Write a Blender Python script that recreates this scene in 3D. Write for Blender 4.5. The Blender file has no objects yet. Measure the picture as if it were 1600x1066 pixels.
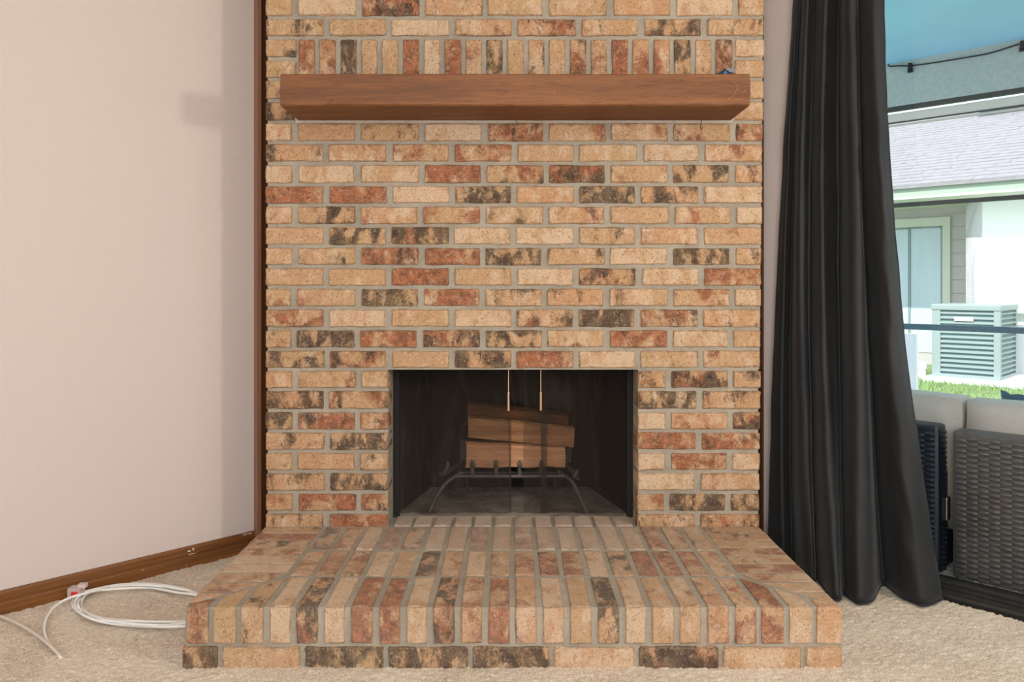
import bpy, bmesh, math, random
import numpy as np
from mathutils import Vector, Matrix, noise
random.seed(7)
C = bpy.context.scene.collection
S2 = math.sqrt(2)
F = 1219.0; CZ = .934; D = 2.54; HOR = 444.0
# ------------------------------------------------------------ camera, world, lights
cam = bpy.data.cameras.new('camera'); co = bpy.data.objects.new('camera', cam); C.objects.link(co)
co.location = (0, -D, CZ); co.rotation_euler = (math.pi/2, 0, 0)
cam.sensor_width = 36; cam.lens = 36*F/1600; cam.shift_y = -89/1600; cam.clip_start = .05; cam.clip_end = 200
bpy.context.scene.camera = co
sc = bpy.context.scene
sc.view_settings.view_transform = 'Standard'; sc.view_settings.look = 'None'
sc.view_settings.exposure = 0.0; sc.view_settings.gamma = 1; sc.view_settings.use_curve_mapping = False
w = bpy.data.worlds.new('world'); sc.world = w; w.use_nodes = True
bg = w.node_tree.nodes['Background']; bg.inputs[0].default_value = (.80, .90, 1, 1); bg.inputs[1].default_value = 2.3

def light(name, kind, loc, target, energy, color, size=None, sizey=None):
    l = bpy.data.lights.new(name, kind); l.energy = energy; l.color = color
    if kind == 'AREA':
        l.shape = 'RECTANGLE'; l.size = size; l.size_y = sizey or size
    o = bpy.data.objects.new(name, l); C.objects.link(o); o.location = loc
    o.rotation_euler = (Vector(target)-Vector(loc)).to_track_quat('-Z', 'Y').to_euler()
    return o
sun = light('sun', 'SUN', (0, 0, 10), Vector((0, 0, 10))+Vector((.62, .62, -.85)), 4.6, (1, .96, .9)); sun.data.angle = .01
light('rear_fill_light', 'AREA', (-.2, -5.35, 1.35), (0, 0, .95), 63, (.93, .96, 1), 3.0, 1.9)  # added frontal fill; no window is known behind the camera
light('overhead_fill_light', 'AREA', (0, -2.9, 2.38), (0, -2.6, 0), 22, (1, .96, .92), 1.5, 1.5)  # soft fill added overhead; no ceiling fixture is known
light('side_lamp_light', 'AREA', (2.45, -2.12, 1.50), (-.9, 0, 1.1), 27, (1, .90, .78), .26, .26)

# ------------------------------------------------------------ helpers
def lin(c):
    return tuple(((v/255)/12.92 if v/255 <= .04045 else ((v/255+.055)/1.055)**2.4) for v in c)
def mat(name):
    m = bpy.data.materials.new(name); m.use_nodes = True
    return m, m.node_tree.nodes, m.node_tree.links, m.node_tree.nodes['Principled BSDF']
def N(ns, t, **k):
    n = ns.new(t)
    for a, b in k.items(): setattr(n, a, b)
    return n
def mixc(ns, lk, f, a, b, mode='MIX'):
    n = ns.new('ShaderNodeMix'); n.data_type = 'RGBA'; n.blend_type = mode
    for s, v in ((0, f), (6, a), (7, b)):
        if isinstance(v, bpy.types.NodeSocket): lk.new(v, n.inputs[s])
        else: n.inputs[s].default_value = v if s == 0 else (*v[:3], 1)
    return n.outputs[2]
def mth(ns, lk, op, a, b=0.0, clamp=False):
    n = ns.new('ShaderNodeMath'); n.operation = op; n.use_clamp = clamp
    for s, v in ((0, a), (1, b)):
        if isinstance(v, bpy.types.NodeSocket): lk.new(v, n.inputs[s])
        else: n.inputs[s].default_value = v
    return n.outputs[0]
def noi(ns, lk, vec, scale, detail=3, rough=.5, dist=0):
    n = ns.new('ShaderNodeTexNoise'); lk.new(vec, n.inputs['Vector'])
    n.inputs['Scale'].default_value = scale; n.inputs['Detail'].default_value = detail
    n.inputs['Roughness'].default_value = rough; n.inputs['Distortion'].default_value = dist
    return n.outputs[0]
def ramp(ns, lk, v, lo, hi, a=0., b=1.):
    n = ns.new('ShaderNodeMapRange'); n.clamp = True
    for s, x in ((0, v), (1, lo), (2, hi), (3, a), (4, b)):
        if isinstance(x, bpy.types.NodeSocket): lk.new(x, n.inputs[s])
        else: n.inputs[s].default_value = x
    return n.outputs[0]
def bump(ns, lk, bs, h, strength=.5, dist=.002):
    b = ns.new('ShaderNodeBump'); b.inputs['Strength'].default_value = strength; b.inputs['Distance'].default_value = dist
    lk.new(h, b.inputs['Height']); lk.new(b.outputs[0], bs.inputs['Normal'])
def objvec(ns, lk, scale=(1, 1, 1), rnd=False):
    tc = ns.new('ShaderNodeTexCoord'); v = tc.outputs['Object']
    mp = ns.new('ShaderNodeMapping'); mp.inputs['Scale'].default_value = scale; lk.new(v, mp.inputs[0]); v = mp.outputs[0]
    if rnd:
        oi = ns.new('ShaderNodeObjectInfo'); cb = ns.new('ShaderNodeCombineXYZ')
        r = oi.outputs['Random']
        for i, k in enumerate((61.7, 43.1, 17.9)): lk.new(mth(ns, lk, 'MULTIPLY', r, k), cb.inputs[i])
        ad = ns.new('ShaderNodeVectorMath'); lk.new(v, ad.inputs[0]); lk.new(cb.outputs[0], ad.inputs[1]); v = ad.outputs[0]
    return v
def simple(name, c, rough=.6, metal=0, nscale=0, var=.15, bmp=0, spec=.5, stretch=(1, 1, 1), bd=.002):
    m, ns, lk, bs = mat(name); col = lin(c)
    bs.inputs['Roughness'].default_value = rough; bs.inputs['Metallic'].default_value = metal
    bs.inputs['Specular IOR Level'].default_value = spec
    if nscale:
        v = objvec(ns, lk, stretch); n = noi(ns, lk, v, nscale, 4, .6)
        f = ramp(ns, lk, n, .3, .7)
        lk.new(mixc(ns, lk, f, tuple(x*(1-var) for x in col), tuple(min(1, x*(1+var)) for x in col)), bs.inputs['Base Color'])
        if bmp: bump(ns, lk, bs, n, bmp, bd)
    else: bs.inputs['Base Color'].default_value = (*col, 1)
    return m
def wood(name, light_c, dark_c, axis=0, scale=9, rough=.45, stretch=.06, streak=.5, bmp=.35):
    m, ns, lk, bs = mat(name)
    s = [1, 1, 1]; s[axis] = stretch
    v = objvec(ns, lk, s)
    g = noi(ns, lk, v, scale*6, 6, .65, .6); big = noi(ns, lk, v, scale*1.6, 3, .5, 1.2)
    fine = noi(ns, lk, v, scale*40, 4, .7)
    f = ramp(ns, lk, mth(ns, lk, 'ADD', mth(ns, lk, 'MULTIPLY', g, .6), mth(ns, lk, 'MULTIPLY', big, .4)), .36, .62)
    c = mixc(ns, lk, f, lin(dark_c), lin(light_c))
    d = ramp(ns, lk, fine, .50, .68, 0, streak)
    c = mixc(ns, lk, d, c, tuple(x*.45 for x in lin(dark_c)))
    lk.new(c, bs.inputs['Base Color']); bs.inputs['Roughness'].default_value = rough
    h = mth(ns, lk, 'ADD', g, mth(ns, lk, 'MULTIPLY', fine, .6)); bump(ns, lk, bs, h, bmp, .0015)
    return m

# ---- brick material: obj.color = (red patches, dark patches, pale patches, dust)
def brick_material():
    m, ns, lk, bs = mat('brick_clay'); oi = ns.new('ShaderNodeObjectInfo')
    v = objvec(ns, lk, (1, 1, 1), True)
    sep = ns.new('ShaderNodeSeparateColor'); lk.new(oi.outputs['Color'], sep.inputs[0])
    R, G, B = sep.outputs[0], sep.outputs[1], sep.outputs[2]; A = oi.outputs['Alpha']
    rnd = oi.outputs['Random']
    base = mixc(ns, lk, ramp(ns, lk, noi(ns, lk, v, 9, 3, .6, .5), .35, .65), lin((204, 163, 126)), lin((197, 162, 120)))
    base = mixc(ns, lk, ramp(ns, lk, rnd, .55, 1, 0, .45), base, lin((206, 150, 112)))
    def mask(n, amt, lo, hi, soft=.04):
        t = ramp(ns, lk, amt, 0, 1, lo, hi)
        return ramp(ns, lk, n, mth(ns, lk, 'SUBTRACT', t, soft), mth(ns, lk, 'ADD', t, soft))
    def mixn(a, b, k): return mth(ns, lk, 'ADD', mth(ns, lk, 'MULTIPLY', a, k), mth(ns, lk, 'MULTIPLY', b, 1-k))
    vs = objvec(ns, lk, (1.4, 1, .8), True); vr = objvec(ns, lk, (1.1, 1, .9), True)
    pm = mask(mixn(noi(ns, lk, vs, 17, 2, .5), noi(ns, lk, vs, 60, 6, .75, .8), .55), B, .64, .42, .06)
    c = mixc(ns, lk, mth(ns, lk, 'MULTIPLY', pm, .62), base, lin((228, 204, 176)))
    rm = mask(mixn(noi(ns, lk, vr, 13.3, 2, .5, .6), noi(ns, lk, vr, 65, 7, .78, 1.0), .6), R, .68, .41, .05)
    redc = mixc(ns, lk, ramp(ns, lk, noi(ns, lk, v, 36, 5, .75, .5), .38, .62), lin((112, 64, 50)), lin((184, 112, 78)))
    c = mixc(ns, lk, mth(ns, lk, 'MULTIPLY', rm, .88), c, redc)
    dm = mask(mixn(noi(ns, lk, vs, 15.7, 2, .5, .5), noi(ns, lk, vs, 70, 9, .85, 1.5), .5), G, .70, .475, .03)
    dark = mixc(ns, lk, ramp(ns, lk, noi(ns, lk, v, 30, 3, .6), .4, .62), lin((56, 49, 46)), lin((104, 90, 75)))
    c = mixc(ns, lk, mth(ns, lk, 'MULTIPLY', dm, .93), c, dark)
    # fine crawling crackle & pits
    pit = noi(ns, lk, v, 190, 3, .7, .3); cr = noi(ns, lk, v, 75, 6, .8, 1.4); wm = noi(ns, lk, v, 120, 4, .7, 3.0)
    c = mixc(ns, lk, ramp(ns, lk, cr, .45, .36, 0, .55), c, lin((138, 96, 66)))
    c = mixc(ns, lk, ramp(ns, lk, cr, .54, .63, 0, .48), c, lin((228, 200, 166)))
    c = mixc(ns, lk, ramp(ns, lk, wm, .57, .64, 0, .38), c, lin((120, 86, 60)))
    c = mixc(ns, lk, ramp(ns, lk, pit, .60, .68, 0, .70), c, lin((96, 68, 48)))
    at = ns.new('ShaderNodeAttribute'); at.attribute_name = 'rim'
    rim = mth(ns, lk, 'MULTIPLY', at.outputs['Fac'], ramp(ns, lk, noi(ns, lk, v, 55, 4, .7), .32, .60, .15, .80))
    c = mixc(ns, lk, rim, c, lin((134, 114, 88)))
    # mortar dust / soot film
    du = mth(ns, lk, 'MULTIPLY', A, ramp(ns, lk, noi(ns, lk, v, 24, 5, .7), .3, .65, .35, 1))
    c = mixc(ns, lk, du, c, lin((196, 184, 172)))
    lk.new(c, bs.inputs['Base Color']); bs.inputs['Roughness'].default_value = .9
    bs.inputs['Specular IOR Level'].default_value = .2
    h = mth(ns, lk, 'ADD', mth(ns, lk, 'MULTIPLY', cr, 1.2), mth(ns, lk, 'MULTIPLY', ramp(ns, lk, pit, .56, .68, 1, 0), .5))
    h = mth(ns, lk, 'SUBTRACT', h, mth(ns, lk, 'MULTIPLY', dm, .35))
    bump(ns, lk, bs, h, .75, .0035)
    return m
BR = brick_material()
def mortar_material(name, a, b):
    m, ns, lk, bs = mat(name); v = objvec(ns, lk)
    n1 = noi(ns, lk, v, 5, 4, .6); n2 = noi(ns, lk, v, 90, 5, .7)
    c = mixc(ns, lk, ramp(ns, lk, n1, .35, .65), lin(a), lin(b))
    c = mixc(ns, lk, ramp(ns, lk, n2, .5, .7, 0, .3), c, lin((120, 108, 86)))
    lk.new(c, bs.inputs['Base Color']); bs.inputs['Roughness'].default_value = .95; bs.inputs['Specular IOR Level'].default_value = .15
    bump(ns, lk, bs, mth(ns, lk, 'ADD', n2, mth(ns, lk, 'MULTIPLY', noi(ns, lk, v, 28, 3, .6), 1.5)), .8, .004)
    return m
MORT = mortar_material('mortar', (158, 149, 134), (178, 169, 153))
CAULK = mortar_material('pale_caulk', (190, 180, 166), (206, 196, 184))

def wall_paint(name, c):
    m, ns, lk, bs = mat(name); v = objvec(ns, lk)
    n = noi(ns, lk, v, 55, 3, .55, .4)
    bs.inputs['Base Color'].default_value = (*lin(c), 1); bs.inputs['Roughness'].default_value = .85
    bs.inputs['Specular IOR Level'].default_value = .2
    bump(ns, lk, bs, ramp(ns, lk, n, .42, .62), .22, .0015)
    return m
PAINT = wall_paint('wall_paint', (213, 199, 192))
CEIL = wall_paint('ceiling_paint', (235, 232, 226))
def carpet_material():
    m, ns, lk, bs = mat('carpet'); v = objvec(ns, lk)
    n1 = noi(ns, lk, v, 260, 3, .7); n2 = noi(ns, lk, v, 4, 4, .55, .8); n3 = noi(ns, lk, v, 60, 4, .7)
    c = mixc(ns, lk, ramp(ns, lk, n1, .36, .62), lin((176, 156, 134)), lin((240, 225, 205)))
    c = mixc(ns, lk, ramp(ns, lk, n3, .55, .7, 0, .25), c, lin((150, 128, 100)))
    c = mixc(ns, lk, ramp(ns, lk, n2, .40, .62, 0, .35), c, lin((244, 232, 214)))
    lk.new(c, bs.inputs['Base Color']); bs.inputs['Roughness'].default_value = 1; bs.inputs['Specular IOR Level'].default_value = .05
    bs.inputs['Sheen Weight'].default_value = .2
    bump(ns, lk, bs, mth(ns, lk, 'ADD', n1, mth(ns, lk, 'MULTIPLY', n3, .5)), .8, .0025)
    return m
CARPET = carpet_material()
MANTEL = wood('mantel_wood', (142, 90, 48), (98, 58, 28), 0, 5, .6, .07, .55, .6)
TRIMW = wood('stained_trim', (138, 88, 44), (84, 48, 18), 0, 7, .35, .03, .4, .15)
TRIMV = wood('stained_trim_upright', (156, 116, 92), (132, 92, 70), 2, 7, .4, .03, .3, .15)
TRIMD = wood('shaded_trim', (92, 52, 20), (60, 32, 12), 2, 7, .4, .03, .3, .15)  # trim wood darkened so its colour carries the shade beside the bricks
SPLIT = wood('split_firewood', (238, 182, 138), (192, 134, 96), 0, 7, .8, .07, .35, .8)
SPLIT2 = wood('weathered_firewood', (204, 152, 104), (142, 98, 64), 0, 7, .8, .07, .4, .8)
BARK = wood('dark_firewood', (136, 88, 54), (82, 50, 30), 0, 8, .9, .15, .5, 1)
GREYLOG = wood('grey_firewood', (120, 112, 98), (84, 76, 66), 0, 8, .9, .1, .5, 1)
IRON = simple('wrought_iron', (112, 104, 98), .55, .5, 60, .35, .4)
WIRE = simple('screen_wire', (80, 72, 64), .5, .5)
BRASS = simple('pull_metal', (226, 186, 150), .35, .5)
BLACKM = simple('black_metal', (34, 32, 31), .5, .3, 20, .2)
WHITEP = simple('white_plastic', (240, 240, 236), .4)
GREYP = simple('grey_cable_jacket', (216, 204, 192), .5)
BRONZE = simple('bronze_aluminium', (56, 55, 53), .4, .3, 12, .1)
def soot():
    m, ns, lk, bs = mat('sooty_firebox'); v = objvec(ns, lk, (1, 1, .3))
    n = noi(ns, lk, v, 8, 6, .7, .6); f = ramp(ns, lk, n, .50, .66)
    c = mixc(ns, lk, f, lin((30, 27, 25)), lin((86, 74, 64)))
    lk.new(c, bs.inputs['Base Color']); bs.inputs['Roughness'].default_value = .9; bump(ns, lk, bs, n, .4, .004)
    return m
SOOT = soot()
def ash():
    m, ns, lk, bs = mat('ashy_floor'); v = objvec(ns, lk)
    n = noi(ns, lk, v, 9, 6, .7, .6)
    c = mixc(ns, lk, ramp(ns, lk, n, .35, .65), lin((98, 88, 78)), lin((182, 170, 156)))
    lk.new(c, bs.inputs['Base Color']); bs.inputs['Roughness'].default_value = .95; bump(ns, lk, bs, n, .5, .004)
    return m
ASH = ash()
def glass_mat(name, tint, refl):
    m = bpy.data.materials.new(name); m.use_nodes = True; ns = m.node_tree.nodes; lk = m.node_tree.links; ns.clear()
    o = ns.new('ShaderNodeOutputMaterial'); t = ns.new('ShaderNodeBsdfTransparent'); t.inputs[0].default_value = (*tint, 1)
    g = ns.new('ShaderNodeBsdfGlossy'); g.inputs['Roughness'].default_value = .01
    fr = ns.new('ShaderNodeFresnel'); fr.inputs[0].default_value = refl
    mx = ns.new('ShaderNodeMixShader'); lk.new(fr.outputs[0], mx.inputs[0]); lk.new(t.outputs[0], mx.inputs[1]); lk.new(g.outputs[0], mx.inputs[2])
    lk.new(mx.outputs[0], o.inputs[0]); return m
GLASS = glass_mat('window_glass', (.965, .98, .985), 1.45)

WO = {}; WR = {}
def wo(o): return WO.get(o.name, Vector((0, 0, 0))) if o else Vector((0, 0, 0))
def link(name, me, parent=None, loc=None, rotz=0, m=None):
    """loc and rotz are in WORLD terms"""
    o = bpy.data.objects.new(name, me); C.objects.link(o)
    loc = Vector(loc) if loc is not None else Vector(wo(parent))
    rp = WR.get(parent.name, 0) if parent else 0
    o.location = Matrix.Rotation(-rp, 3, 'Z') @ (loc - wo(parent)); o.rotation_euler = (0, 0, rotz-rp)
    if parent: o.parent = parent
    WO[o.name] = loc; WR[o.name] = rotz
    if m is not None and me is not None and not me.materials: me.materials.append(m)
    return o
def mesh(name, V, Fs, m=None, smooth=False):
    me = bpy.data.meshes.new(name); me.from_pydata([tuple(v) for v in V], [], Fs); me.update()
    if m: me.materials.append(m)
    if smooth: me.polygons.foreach_set('use_smooth', [True]*len(me.polygons))
    return me
def meta(o, label=None, cat=None, group=None, kind=None):
    if label: o['label'] = label
    if cat: o['category'] = cat
    if group: o['group'] = group
    if kind: o['kind'] = kind
    return o
def thing(name, loc, label, cat, group=None, kind=None):
    o = link(name, None, None, loc); o.empty_display_size = .05
    return meta(o, label, cat, group, kind)
class G:
    """collects geometry in world coordinates (or a 45-degree frame 'R' right / 'L' left)"""
    def __init__(s, frame=None): s.V = []; s.F = []; s.frame = frame; s.rot = {None: 0, 'R': -math.pi/4, 'L': math.pi/4}[frame]
    def add(s, V, Fs):
        k = len(s.V); s.V += [Vector(v) for v in V]; s.F += [tuple(i+k for i in f) for f in Fs]; return s
    def box(s, x0, x1, y0, y1, z0, z1, bev=0):
        bm = bmesh.new(); bmesh.ops.create_cube(bm, size=1)
        for v in bm.verts: v.co = ((x0+x1)/2+v.co.x*(x1-x0), (y0+y1)/2+v.co.y*(y1-y0), (z0+z1)/2+v.co.z*(z1-z0))
        if bev: bmesh.ops.bevel(bm, geom=bm.edges[:], offset=bev, segments=2, affect='EDGES', profile=.6)
        bm.verts.index_update(); s.add([v.co.copy() for v in bm.verts], [[v.index for v in f.verts] for f in bm.faces]); bm.free(); return s
    def tube(s, pts, r, n=8, closed=False):
        pts = [Vector(p) for p in pts]; k = len(pts); rr = r if isinstance(r, (list, tuple)) else [r]*k
        V = []; Fs = []
        up = Vector((0, 0, 1))
        for i, p in enumerate(pts):
            a = pts[(i-1) % k] if (closed or i > 0) else p; b = pts[(i+1) % k] if (closed or i < k-1) else p
            d = (b-a).normalized(); u = up if abs(d.dot(up)) < .95 else Vector((0, 1, 0))
            e1 = d.cross(u).normalized(); e2 = e1.cross(d).normalized()
            for j in range(n):
                t = 2*math.pi*j/n; V.append(p+(e1*math.cos(t)+e2*math.sin(t))*rr[i])
        for i in range(k if closed else k-1):
            for j in range(n):
                a = i*n+j; b = i*n+(j+1) % n; c = ((i+1) % k)*n+(j+1) % n; d = ((i+1) % k)*n+j; Fs.append((a, b, c, d))
        if not closed: Fs.append(tuple(range(n))[::-1]); Fs.append(tuple((k-1)*n+j for j in range(n)))
        return s.add(V, Fs)
    def prism(s, prof, x0, x1):
        """profile (y,z) points extruded along x"""
        n = len(prof); V = [(x0, y, z) for y, z in prof]+[(x1, y, z) for y, z in prof]
        return s.add(V, [(i, (i+1) % n, n+(i+1) % n, n+i) for i in range(n)]+[tuple(range(n))[::-1], tuple(range(n, 2*n))])
    def build(s, name, m, parent=None, smooth=False, base=None):
        """frame coordinates: origin under the camera, x = along wall, y = outward"""
        M = Matrix.Translation((0, -D, 0)) @ Matrix.Rotation(s.rot, 4, 'Z') if s.frame else Matrix.Identity(4)
        if base is None:
            if s.frame is None and parent is not None: base = wo(parent)
            else:
                lo = Vector([min(v[i] for v in s.V) for i in range(3)]); hi = Vector([max(v[i] for v in s.V) for i in range(3)])
                base = M @ Vector(((lo.x+hi.x)/2, (lo.y+hi.y)/2, lo.z))
        base = Vector(base); inv = Matrix.Rotation(-s.rot, 4, 'Z')
        V = [inv @ (M @ v - base) for v in s.V]
        me = mesh(name, V, s.F, m, smooth)
        bm = bmesh.new(); bm.from_mesh(me); bmesh.ops.recalc_face_normals(bm, faces=bm.faces[:]); bm.to_mesh(me); bm.free()
        return link(name, me, parent, base, s.rot)
def frame_pt(t, n, z, f='R'):
    return Vector(((n+t)/S2, (n-t)/S2-D, z)) if f == 'R' else Vector(((t-n)/S2, (t+n)/S2-D, z))
def RN(px, py, n):               # pixel -> (t, z) on plane of constant n in the right 45-degree frame
    u = (px-800)/F; d = n*S2/(1+u); return ((u-1)/S2*d, CZ-(py-HOR)/F*d)
def PY(px, py, y):               # pixel -> world point on plane y
    d = y+D; return Vector(((px-800)/F*d, y, CZ-(py-HOR)/F*d))
def FL(px, py, z=.006):          # pixel -> floor
    d = (CZ-z)*F/(py-HOR); return Vector(((px-800)/F*d, d-D, z))
def catmull(P, n=8, closed=False):
    P = [Vector(p) for p in P]; k = len(P); out = []
    for i in range(k if closed else k-1):
        p0 = P[(i-1) % k] if closed or i else P[0]; p1 = P[i]; p2 = P[(i+1) % k]; p3 = P[(i+2) % k] if closed or i < k-2 else P[-1]
        for j in range(n):
            t = j/n; out.append(.5*((2*p1)+(p2-p0)*t+(2*p0-5*p1+4*p2-p3)*t*t+(3*p1-p0-3*p2+p3)*t**3))
    if not closed: out.append(P[-1])
    return out

# ------------------------------------------------------------ room shell
HZ = 2.45; NR = 2.546; NL = 2.588
def floor_obj():
    x0, x1, y0, y1, st = -2.2, 1.9, -1.15, .35, .006
    nx = int((x1-x0)/st)+1; ny = int((y1-y0)/st)+1
    rng = np.random.default_rng(3)
    X, Y = np.meshgrid(np.linspace(x0, x1, nx), np.linspace(y0, y1, ny)); 
    Z = rng.random(X.shape)*.006-.004 + .002*np.sin(X*9+3*np.sin(Y*7))*np.sin(Y*11)
    X = X+rng.random(X.shape)*.003; Y = Y+rng.random(X.shape)*.003
    X[:, 0] = x0; X[:, -1] = x1; Y[0] = y0; Y[-1] = y1
    V = np.stack([X, Y, Z], -1).reshape(-1, 3)
    idx = np.arange(nx*ny).reshape(ny, nx)
    Q = np.stack([idx[:-1, :-1], idx[:-1, 1:], idx[1:, 1:], idx[1:, :-1]], -1).reshape(-1, 4)
    k = len(V); zz = -.003
    ext = [(-3.2, -5.6), (3.2, -5.6), (3.2, y0), (-3.2, y0), (x0, y0), (x0, y1), (-3.2, y1), (x1, y0), (3.2, y0), (3.2, y1), (x1, y1)]
    V = np.vstack([V, [(a, b, zz) for a, b in ext]])
    Q = np.vstack([Q, [(k, k+1, k+2, k+3), (k+3, k+4, k+5, k+6), (k+7, k+8, k+9, k+10)]])
    me = bpy.data.meshes.new('floor'); me.vertices.add(len(V)); me.vertices.foreach_set('co', V.astype(np.float32).ravel())
    me.loops.add(len(Q)*4); me.loops.foreach_set('vertex_index', Q.astype(np.int32).ravel())
    me.polygons.add(len(Q)); me.polygons.foreach_set('loop_start', np.arange(0, len(Q)*4, 4, dtype=np.int32))
    me.update(calc_edges=True); me.validate()
    me.materials.append(CARPET)
    return meta(link('floor', me), 'beige cut pile carpet floor around the brick hearth', kind='structure')
FLOOR = floor_obj()
def st(g, name, m, label=None, **k): return meta(g.build(name, m, **k), label, kind='structure')
# left 45 degree wall: t' from left end to behind the bricks
st(G('L').box(-1.3, 1.75, NL, NL+.1, -.01, HZ), 'wall_left', PAINT, 'pinkish beige painted wall left of the fireplace')
st(G('R').box(-1.75, -1.02, NR, NR+.1, -.01, HZ), 'wall_right', PAINT, 'pinkish beige wall strip between bricks and curtain')
st(G('R').box(-1.02, 1.25, NR, NR+.1, 2.08, HZ), 'wall_right', PAINT, 'wall above the window')
st(G('R').box(.95, 1.35, NR, NR+.1, -.01, 2.08), 'wall_right', PAINT, 'wall beyond the window')
st(G().box(-2.85, -2.75, -5.6, -1.5, -.01, HZ), 'wall_left', PAINT)
st(G().box(2.68, 2.78, -5.6, -1.6, -.01, HZ), 'wall_right', PAINT)
bk = G(); bk.box(-2.85, -1.8, -5.6, -5.5, -.01, HZ).box(1.4, 2.78, -5.6, -5.5, -.01, HZ).box(-1.8, 1.4, -5.6, -5.5, 2.3, HZ).box(-1.8, 1.4, -5.6, -5.5, -.01, .38)
st(bk, 'wall_back', PAINT)
st(G().box(-2.9, 2.8, -5.6, .7, HZ, HZ+.1), 'ceiling', CEIL)
# baseboard on the left wall, moulded profile
bb = G('L'); b0 = NL
prof = [(b0+.002, -.005), (b0-.014, -.005), (b0-.0145, .030), (b0-.012, .034), (b0-.0125, .044), (b0-.009, .048), (b0-.0085, .058), (b0-.005, .064), (b0+.002, .066)]
bb.prism(prof, -1.3, 1.33)
st(bb, 'baseboard_left', TRIMW, 'stained wooden baseboard with a moulded top along the left wall')
# white paint nicks on the baseboard are real chipped spots
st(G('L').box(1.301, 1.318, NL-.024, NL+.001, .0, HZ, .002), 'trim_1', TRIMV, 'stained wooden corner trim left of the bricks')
st(G('L').box(1.3185, 1.46, NL-.012, NL+.001, .0, HZ, .002), 'trim_2', TRIMD, 'strip with painted-in shade between corner trim and bricks')
st(G('R').box(-1.36, -1.303, NR-.012, NR+.001, .0, HZ, .002), 'trim_3', TRIMD, 'strip with painted-in shade right of the bricks')  # shaded gap at the brick edge, put in as dark colour
pn = G('L')
for px, py, w_, h_ in ((296, 862, .016, .006), (300, 866, .022, .003), (303, 859, .006, .009), (384, 830, .02, .004), (392, 827, .012, .005), (224, 891, .006, .003), (291, 884, .008, .003)):
    u = (px-800)/F; n_ = NL-.0155; d_ = n_*S2/(1-u); t_ = (1+u)*d_/S2; z_ = CZ-(py-HOR)/F*d_
    z_ = min(max(z_, .004), .062)
    k = len(pn.V); ring = [(t_+math.cos(a)*w_*.7*(.3+.7*random.random()), n_+(.004 if z_ > .046 else 0), z_+math.sin(a)*h_*.7*(.3+.7*random.random())) for a in [i*math.pi/5 for i in range(10)]]
    pn.add(ring+[(x, n_+.003+(.004 if z_ > .046 else 0), z) for x, _, z in ring], [tuple(range(10))]+[(i, (i+1) % 10, 10+(i+1) % 10, 10+i) for i in range(10)])
meta(pn.build('paint_chip', simple('chipped_paint', (206, 188, 172), .8)), 'white chips and paint smears', kind='structure')

# ------------------------------------------------------------ brick meshes
def brick_mesh(name, w, h, d, seed, bev=.0045, jit=.0018, cx=5, cz=3, back=False):
    """centred box w(x) d(y) h(z) with worn rounded arrises"""
    rnd = random.Random(seed)
    ax = [-w/2, -w/2+bev]+[-w/2+w*i/cx for i in range(1, cx)]+[w/2-bev, w/2]
    ay = [-d/2, -d/2+bev, d/2-bev, d/2]
    az = [-h/2, -h/2+bev]+[-h/2+h*i/cz for i in range(1, cz)]+[h/2-bev, h/2]
    V = []; ids = {}; Fs = []
    def vid(i, j, k):
        if (i, j, k) in ids: return ids[i, j, k]
        x, y, z = ax[i], ay[j], az[k]
        e = [i in (0, len(ax)-1), j in (0, 3), k in (0, len(az)-1)]
        p = Vector((x, y, z))
        if sum(e) >= 2:
            q = .30 if sum(e) == 2 else .42
            if e[0]: p.x -= math.copysign(bev*q, x)
            if e[1]: p.y -= math.copysign(bev*q, y)
            if e[2]: p.z -= math.copysign(bev*q, z)
        s = jit
        p += Vector((rnd.uniform(-s, s)*(1 if e[0] else .3), rnd.uniform(-s, s)*.6, rnd.uniform(-s, s)))
        if sum(e) >= 2 and rnd.random() < .10: p *= .985
        ids[i, j, k] = len(V); V.append(p); return ids[i, j, k]
    nx, ny, nz = len(ax)-1, 3, len(az)-1
    for i in range(nx):
        for k in range(nz):
            Fs.append((vid(i, 0, k), vid(i+1, 0, k), vid(i+1, 0, k+1), vid(i, 0, k+1)))
            if back: Fs.append((vid(i, 3, k), vid(i, 3, k+1), vid(i+1, 3, k+1), vid(i+1, 3, k)))
    for i in range(nx):
        for j in range(ny):
            Fs.append((vid(i, j, 0), vid(i, j+1, 0), vid(i+1, j+1, 0), vid(i+1, j, 0)))
            Fs.append((vid(i, j, nz), vid(i+1, j, nz), vid(i+1, j+1, nz), vid(i, j+1, nz)))
    for j in range(ny):
        for k in range(nz):
            Fs.append((vid(0, j, k), vid(0, j, k+1), vid(0, j+1, k+1), vid(0, j+1, k)))
            Fs.append((vid(nx, j, k), vid(nx, j+1, k), vid(nx, j+1, k+1), vid(nx, j, k+1)))
    me = mesh(name, V, Fs, BR); at = me.attributes.new('rim', 'FLOAT', 'POINT')
    for (i, j, k), q in ids.items(): at.data[q].value = 1.0 if ((i in (0, nx))+(j in (0, 3))+(k in (0, nz))) >= 2 else 0.0
    return me
KINDS = {}
def kmesh(kind, w, h, d, n=8, **k):
    KINDS[kind] = ((w, h, d), [brick_mesh('brick_'+kind, w, h, d, hash_(kind)+i, **k) for i in range(n)])
def hash_(s): return sum(ord(c)*(i+3) for i, c in enumerate(s))*7
kmesh('stretcher', .188, .0565, .09, 10)
kmesh('half', .088, .0565, .09, 6, cx=3)
kmesh('soldier', .0505, .112, .09, 8, cx=2, cz=4)
kmesh('closer', .145, .0565, .09, 2, cx=4)
kmesh('rowlock', .0545, .092, .195, 10, cx=2, cz=2, back=True)     # hearth, long axis y
kmesh('hstretch', .190, .050, .09, 8)
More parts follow.
